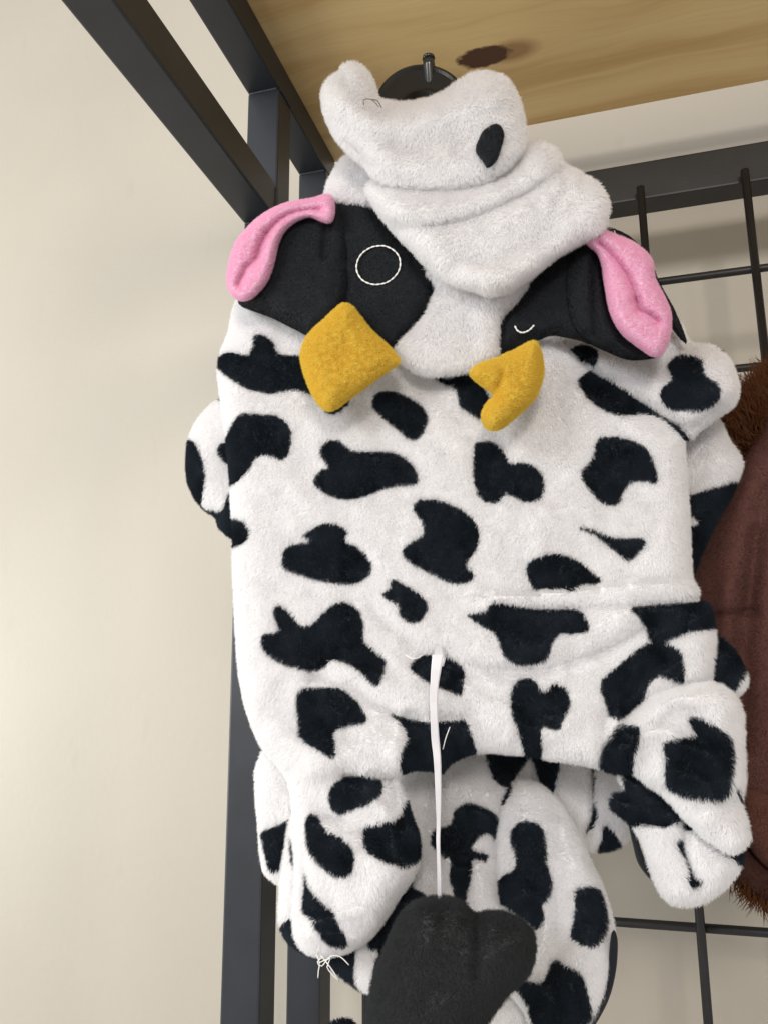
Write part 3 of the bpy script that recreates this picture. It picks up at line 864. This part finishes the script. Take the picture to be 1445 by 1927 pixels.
plush('eye_patch', cow, [(616, 374), (632, 367), (660, 366), (692, 373), (720, 400), (760, 455), (800, 500), (817, 522), (816, 545), (806, 580), (785, 610), (758, 640), (745, 655), (700, 660), (640, 640), (590, 632), (560, 600), (600, 480)],
      0.382, T=0.008, R=40, base=FELT, fur=FELTF, step=6, inset=1, relief=[('g', [(790, 500), (815, 540), (790, 610)], 8, 0.001), ('g', [(600, 640), (650, 560), (640, 450)], 40, -0.002)])
plush('ear', cow, [(1085, 470), (1112, 455), (1128, 470), (1132, 520), (1148, 585), (1175, 630), (1205, 655), (1240, 668), (1232, 674), (1185, 678), (1140, 662), (1100, 640), (1070, 600), (1060, 520)], 0.3795, T=0.010, R=36, base=FELT, fur=FELTF, step=5, inset=1,
      relief=[('g', [(1118, 480), (1118, 560), (1122, 630)], 9, -0.0025)])
plush('inner_ear', cow, [(1105, 452), (1130, 437), (1160, 446), (1195, 463), (1222, 490), (1228, 525), (1246, 560), (1258, 592), (1256, 630), (1245, 660), (1230, 667), (1205, 652), (1172, 625), (1152, 588), (1142, 540), (1136, 500), (1126, 475)],
      0.3705, T=0.010, R=20, base=PINK, fur=FLEECE, step=3.2, inset=-2, nub=0.0004, root_shade=0.66, relief=[('g', [(1128, 458), (1160, 490), (1185, 530), (1197, 570), (1200, 585), (1220, 592), (1236, 605)], 9.5, -0.005), ('g', [(1195, 565), (1205, 580)], 10, -0.002)])
plush('eye_patch', cow, [(934, 668), (930, 650), (940, 600), (975, 555), (1010, 515), (1060, 470), (1110, 450), (1126, 470), (1128, 560), (1126, 645), (1085, 640), (1040, 632), (1015, 640), (975, 655)], 0.3835, T=0.008, R=40, base=FELT, fur=FELTF, step=6, inset=1)

FACE = dict(length=0.0036, lean=1.0, rad=0.00012, jitter=0.25, curl=0.3, dens=4.2)
plush('face_stripe', cow, [(800, 505), (818, 540), (806, 580), (785, 612), (752, 645), (746, 662), (758, 683), (790, 702), (830, 704), (880, 698), (915, 685), (935, 668), (938, 630), (943, 598), (980, 555), (990, 520), (900, 490)], 0.3785, T=0.008, R=40, fur=FACE, step=6, inset=5,
      relief=[('g', [(830, 560), (880, 600), (890, 650)], 24, -0.002)])
plush('muzzle', cow, [(690, 352), (712, 400), (745, 440), (785, 480), (818, 512), (850, 532), (890, 545), (925, 555), (960, 545), (1000, 520), (1050, 480), (1095, 455), (1125, 442), (1140, 415), (1143, 385), (1130, 355), (1095, 330), (1058, 310), (1045, 285), (1010, 268),
                       (985, 280), (940, 320), (860, 330), (760, 330)], 0.365, T=0.014, R=42, fur=LONG, step=6, relief=[
    ('g', [(730, 425), (820, 425), (900, 405), (980, 370), (1050, 325)], 14, -0.0042), ('g', [(735, 395), (830, 395), (930, 370), (1000, 320)], 22, 0.002),
    ('g', [(860, 500), (950, 480), (1040, 430)], 20, -0.0028), ('g', [(880, 520), (960, 515), (1060, 460)], 16, 0.0025), ('g', [(720, 352), (800, 362), (900, 345), (980, 310)], 14, -0.003),
    ('g', [(1045, 320), (1060, 360), (1040, 380)], 9, -0.002)])
plush('muzzle', cow, [(608, 195), (608, 170), (620, 150), (640, 136), (648, 122), (672, 121), (692, 138), (706, 165), (712, 186), (740, 195), (790, 192), (830, 178), (860, 158), (890, 140), (920, 138), (950, 150), (972, 180), (984, 225), (988, 260), (980, 290), (955, 320),
                       (915, 345), (860, 356), (800, 358), (740, 352), (705, 335), (685, 310), (655, 285), (635, 262), (617, 230)], 0.357, T=0.014, R=50, fur=LONG, step=6, relief=[
    ('g', [(652, 262), (672, 278), (694, 300)], 7, -0.004), ('g', [(640, 190), (720, 235), (850, 215), (930, 180)], 22, 0.003), ('g', [(700, 320), (780, 335), (900, 325)], 22, -0.002), ('g', [(655, 130), (650, 165)], 8, -0.002),
    ('g', [(760, 280), (850, 270)], 40, -0.0025)])

HORN = dict(length=0.0014, dens=10.0, rad=0.00008, lean=0.0, jitter=1.0, curl=0.4, clump=5)
plush('horn', cow, [(567, 680), (568, 655), (580, 630), (605, 605), (630, 582), (645, 571), (662, 575), (676, 592), (700, 622), (735, 655), (753, 680), (740, 692), (700, 720), (660, 750), (635, 768), (618, 773), (600, 762), (580, 725)],
      0.366, T=0.011, R=40, base=YELLOW, fur=HORN, nub=0.0007, root_shade=0.6, step=3.2, inset=2, relief=[('g', [(590, 660), (650, 680), (730, 685)], 34, -0.0018)], rough=0.0006)
plush('horn', cow, [(884, 703), (900, 685), (930, 675), (965, 660), (1000, 642), (1012, 650), (1021, 680), (1020, 712), (1005, 750), (975, 780), (945, 805), (925, 810), (910, 800), (906, 780), (915, 760), (928, 742), (905, 725)],
      0.3665, T=0.012, R=32, base=YELLOW, fur=HORN, nub=0.0007, root_shade=0.6, step=3.2, inset=2, relief=[('g', [(925, 745), (938, 728), (943, 705)], 9, -0.0028), ('g', [(1005, 670), (985, 730), (930, 790)], 22, 0.002)], rough=0.0006)

# nostril and stitched eyes, loose threads
plush('nostril', cow, z2([(0, 0)]) and Z(840, 90, 4.516, [(385, 655), (440, 650), (478, 700), (482, 770), (455, 870), (420, 960), (350, 1020), (310, 970), (250, 880), (265, 800), (310, 710)]), 0.3422, T=0.0022, R=14, base=FELT, fur=FUZZ, step=4, inset=0, rough=0.0)


def thread(name, pts, r, mat, parent=cow, closed=False):
    c = catmull(np.array(pts, float), 6, closed)
    return link(name, tube_mesh(name, [at(p[0], p[1], p[2]) for p in c], r, 6, closed=closed), mat, parent)


def stitches(pts, closed, n, r):
    c = catmull(np.array(pts, float), 1.2, closed)
    c[:, :2] += 0.7 * np.stack([vnoise(np.arange(len(c)) / 9.0, np.zeros(len(c)), k) for k in (3, 4)], 1)
    rad = r * (0.45 + 0.75 * np.abs(np.sin(np.arange(len(c)) / len(c) * n * math.pi)) ** 0.6)
    link('eye_outline', tube_mesh('eye_outline', [at(p[0], p[1], p[2]) for p in c], rad, 6, closed=closed), M_THREAD, cow)


ring = [(712 + 41 * math.cos(a) + 3 * math.sin(a), 499 + 36 * math.sin(a) - 6 * math.cos(a)) for a in np.linspace(0, 2 * math.pi, 22)[:-1]]
stitches([(x, y, 0.3728) for x, y in ring], True, 24, 0.00042)
stitches([(968, 613, 0.3748), (973, 622, 0.3746), (982, 626, 0.3746), (994, 622, 0.3746), (1004, 612, 0.3748)], False, 7, 0.00042)
for pts in ([(596, 1796, .39), (602, 1812, .388), (600, 1826, .388), (599, 1840, .389)], [(604, 1798, .389), (618, 1815, .387), (630, 1832, .387), (638, 1848, .388)], [(612, 1798, .389), (598, 1810, .387), (606, 1818, .387), (622, 1800, .388), (640, 1800, .389), (657, 1816, .389)],
            [(600, 1812, .388), (622, 1804, .387), (616, 1820, .387), (634, 1843, .388)]):
    thread('loose_thread', pts, 0.00028, M_THREAD)
thread('loose_thread', [(685, 197, .339), (684, 189, .336), (692, 186, .336), (703, 190, .335), (713, 201, .338)], 0.00022, M_THREADG)
thread('loose_thread', [(700, 187, .3365), (711, 190, .336), (718, 203, .339)], 0.00022, M_THREADG)
thread('loose_thread', [(833, 1410, .386), (838, 1390, .384), (846, 1368, .385)], 0.00025, M_THREAD)
thread('loose_thread', [(762, 1232, .386), (775, 1239, .384), (788, 1237, .384), (797, 1230, .385)], 0.00025, M_THREAD)
thread('loose_thread', [(1155, 434, .384), (1162, 446, .382), (1185, 455, .383)], 0.00028, M_THREAD)

# hanger
hg = tag(empty('clothes_hanger', tuple(at(795, 300, 0.405))), 'black plastic hanger ring looped over the hook above the cow hood', 'hanger')
cc0 = (797.0, 222.0)
Yh = 0.4065
V, F = [], []
NSEG = 72
prof = [(93, 0.0035), (93, -0.0035), (88, -0.0042), (84, -0.0030), (52, -0.0022), (46, -0.0030), (46, 0.0030), (84, 0.0022)]
for i in range(NSEG):
    a = 2 * math.pi * i / NSEG
    for rr, dy in prof:
        V.append(tuple(at(cc0[0] + rr * math.cos(a), cc0[1] + rr * math.sin(a), Yh) + np.array([0, dy, 0])))
k8 = len(prof)
for i in range(NSEG):
    j = (i + 1) % NSEG
    for k in range(k8):
        k2 = (k + 1) % k8
        F.append((i * k8 + k, i * k8 + k2, j * k8 + k2, j * k8 + k))
me = bpy.data.meshes.new('ring')
me.from_pydata(V, [], F)
link('ring', me, M_PLASTIC, hg)
link('neck', tube_mesh('neck', P_([(797, 318, .4065), (800, 380, .4085), (803, 470, .411)]), 0.004, 10), M_PLASTIC, hg)
link('arms', tube_mesh('arms', P_([(560, 640, .412), (650, 560, .411), (760, 490, .411), (803, 474, .411), (850, 490, .411), (960, 560, .411), (1060, 640, .412)]), 0.004, 10), M_PLASTIC, hg)

# ------------------------------------------------------------------ brown costume at the right
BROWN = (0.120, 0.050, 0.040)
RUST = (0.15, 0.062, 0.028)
br = empty('brown_costume', tuple(at(1500, 1500, 0.47)))
tag(br, 'dark reddish brown pet costume with shaggy fur trim hanging beside the cow costume', 'costume')
BF = dict(length=0.0006, dens=6.0, rad=0.00006, lean=0.9, jitter=0.25, curl=0.1)
plush('body', br, [(1470, 730), (1430, 810), (1385, 893), (1350, 975), (1318, 1050), (1300, 1090), (1300, 1200), (1330, 1380), (1370, 1500), (1405, 1560), (1470, 1600), (1640, 1640), (1800, 1500), (1820, 1000), (1720, 720), (1580, 650)],
      0.455, T=0.016, R=90, base=BROWN, fur=BF, step=8, inset=0, relief=[('g', [(1440, 930), (1420, 1050), (1400, 1200), (1395, 1400)], 22, -0.005), ('g', [(1420, 1000), (1400, 1150), (1320, 1170)], 14, -0.003),
                                                                       ('g', [(1370, 1100), (1360, 1250)], 22, 0.004), ('g', [(1330, 1160), (1420, 1150)], 9, -0.003)])
plush('leg', br, [(1390, 1480), (1420, 1470), (1470, 1480), (1560, 1540), (1560, 1640), (1470, 1640), (1430, 1620), (1395, 1560)], 0.452, T=0.012, R=40, base=(0.125, 0.050, 0.036), fur=BF, step=7, inset=0)
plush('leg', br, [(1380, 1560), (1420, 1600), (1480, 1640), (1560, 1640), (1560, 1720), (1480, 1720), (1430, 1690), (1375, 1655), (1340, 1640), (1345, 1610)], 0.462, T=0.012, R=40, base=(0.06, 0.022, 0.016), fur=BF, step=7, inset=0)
SHAG = dict(length=0.016, dens=0.9, rad=0.00028, lean=1.0, jitter=0.5, curl=0.9, clump=16, lean_dir=-math.pi / 2 - 0.35)
plush('fur_collar', br, [(1375, 775), (1400, 745), (1440, 720), (1500, 690), (1560, 720), (1540, 820), (1470, 870), (1420, 880), (1385, 860)], 0.470, T=0.012, R=40, base=RUST, fur=SHAG, step=7, inset=6)
SHAG2 = dict(SHAG, lean_dir=math.pi / 2 - 0.2, length=0.011)
plush('fur_trim', br, [(1385, 1650), (1425, 1680), (1480, 1705), (1560, 1715), (1560, 1690), (1480, 1680), (1430, 1655), (1400, 1630)], 0.463, T=0.006, R=15, base=(0.12, 0.045, 0.018), fur=SHAG2, step=6, inset=0)
print('strands', NH)
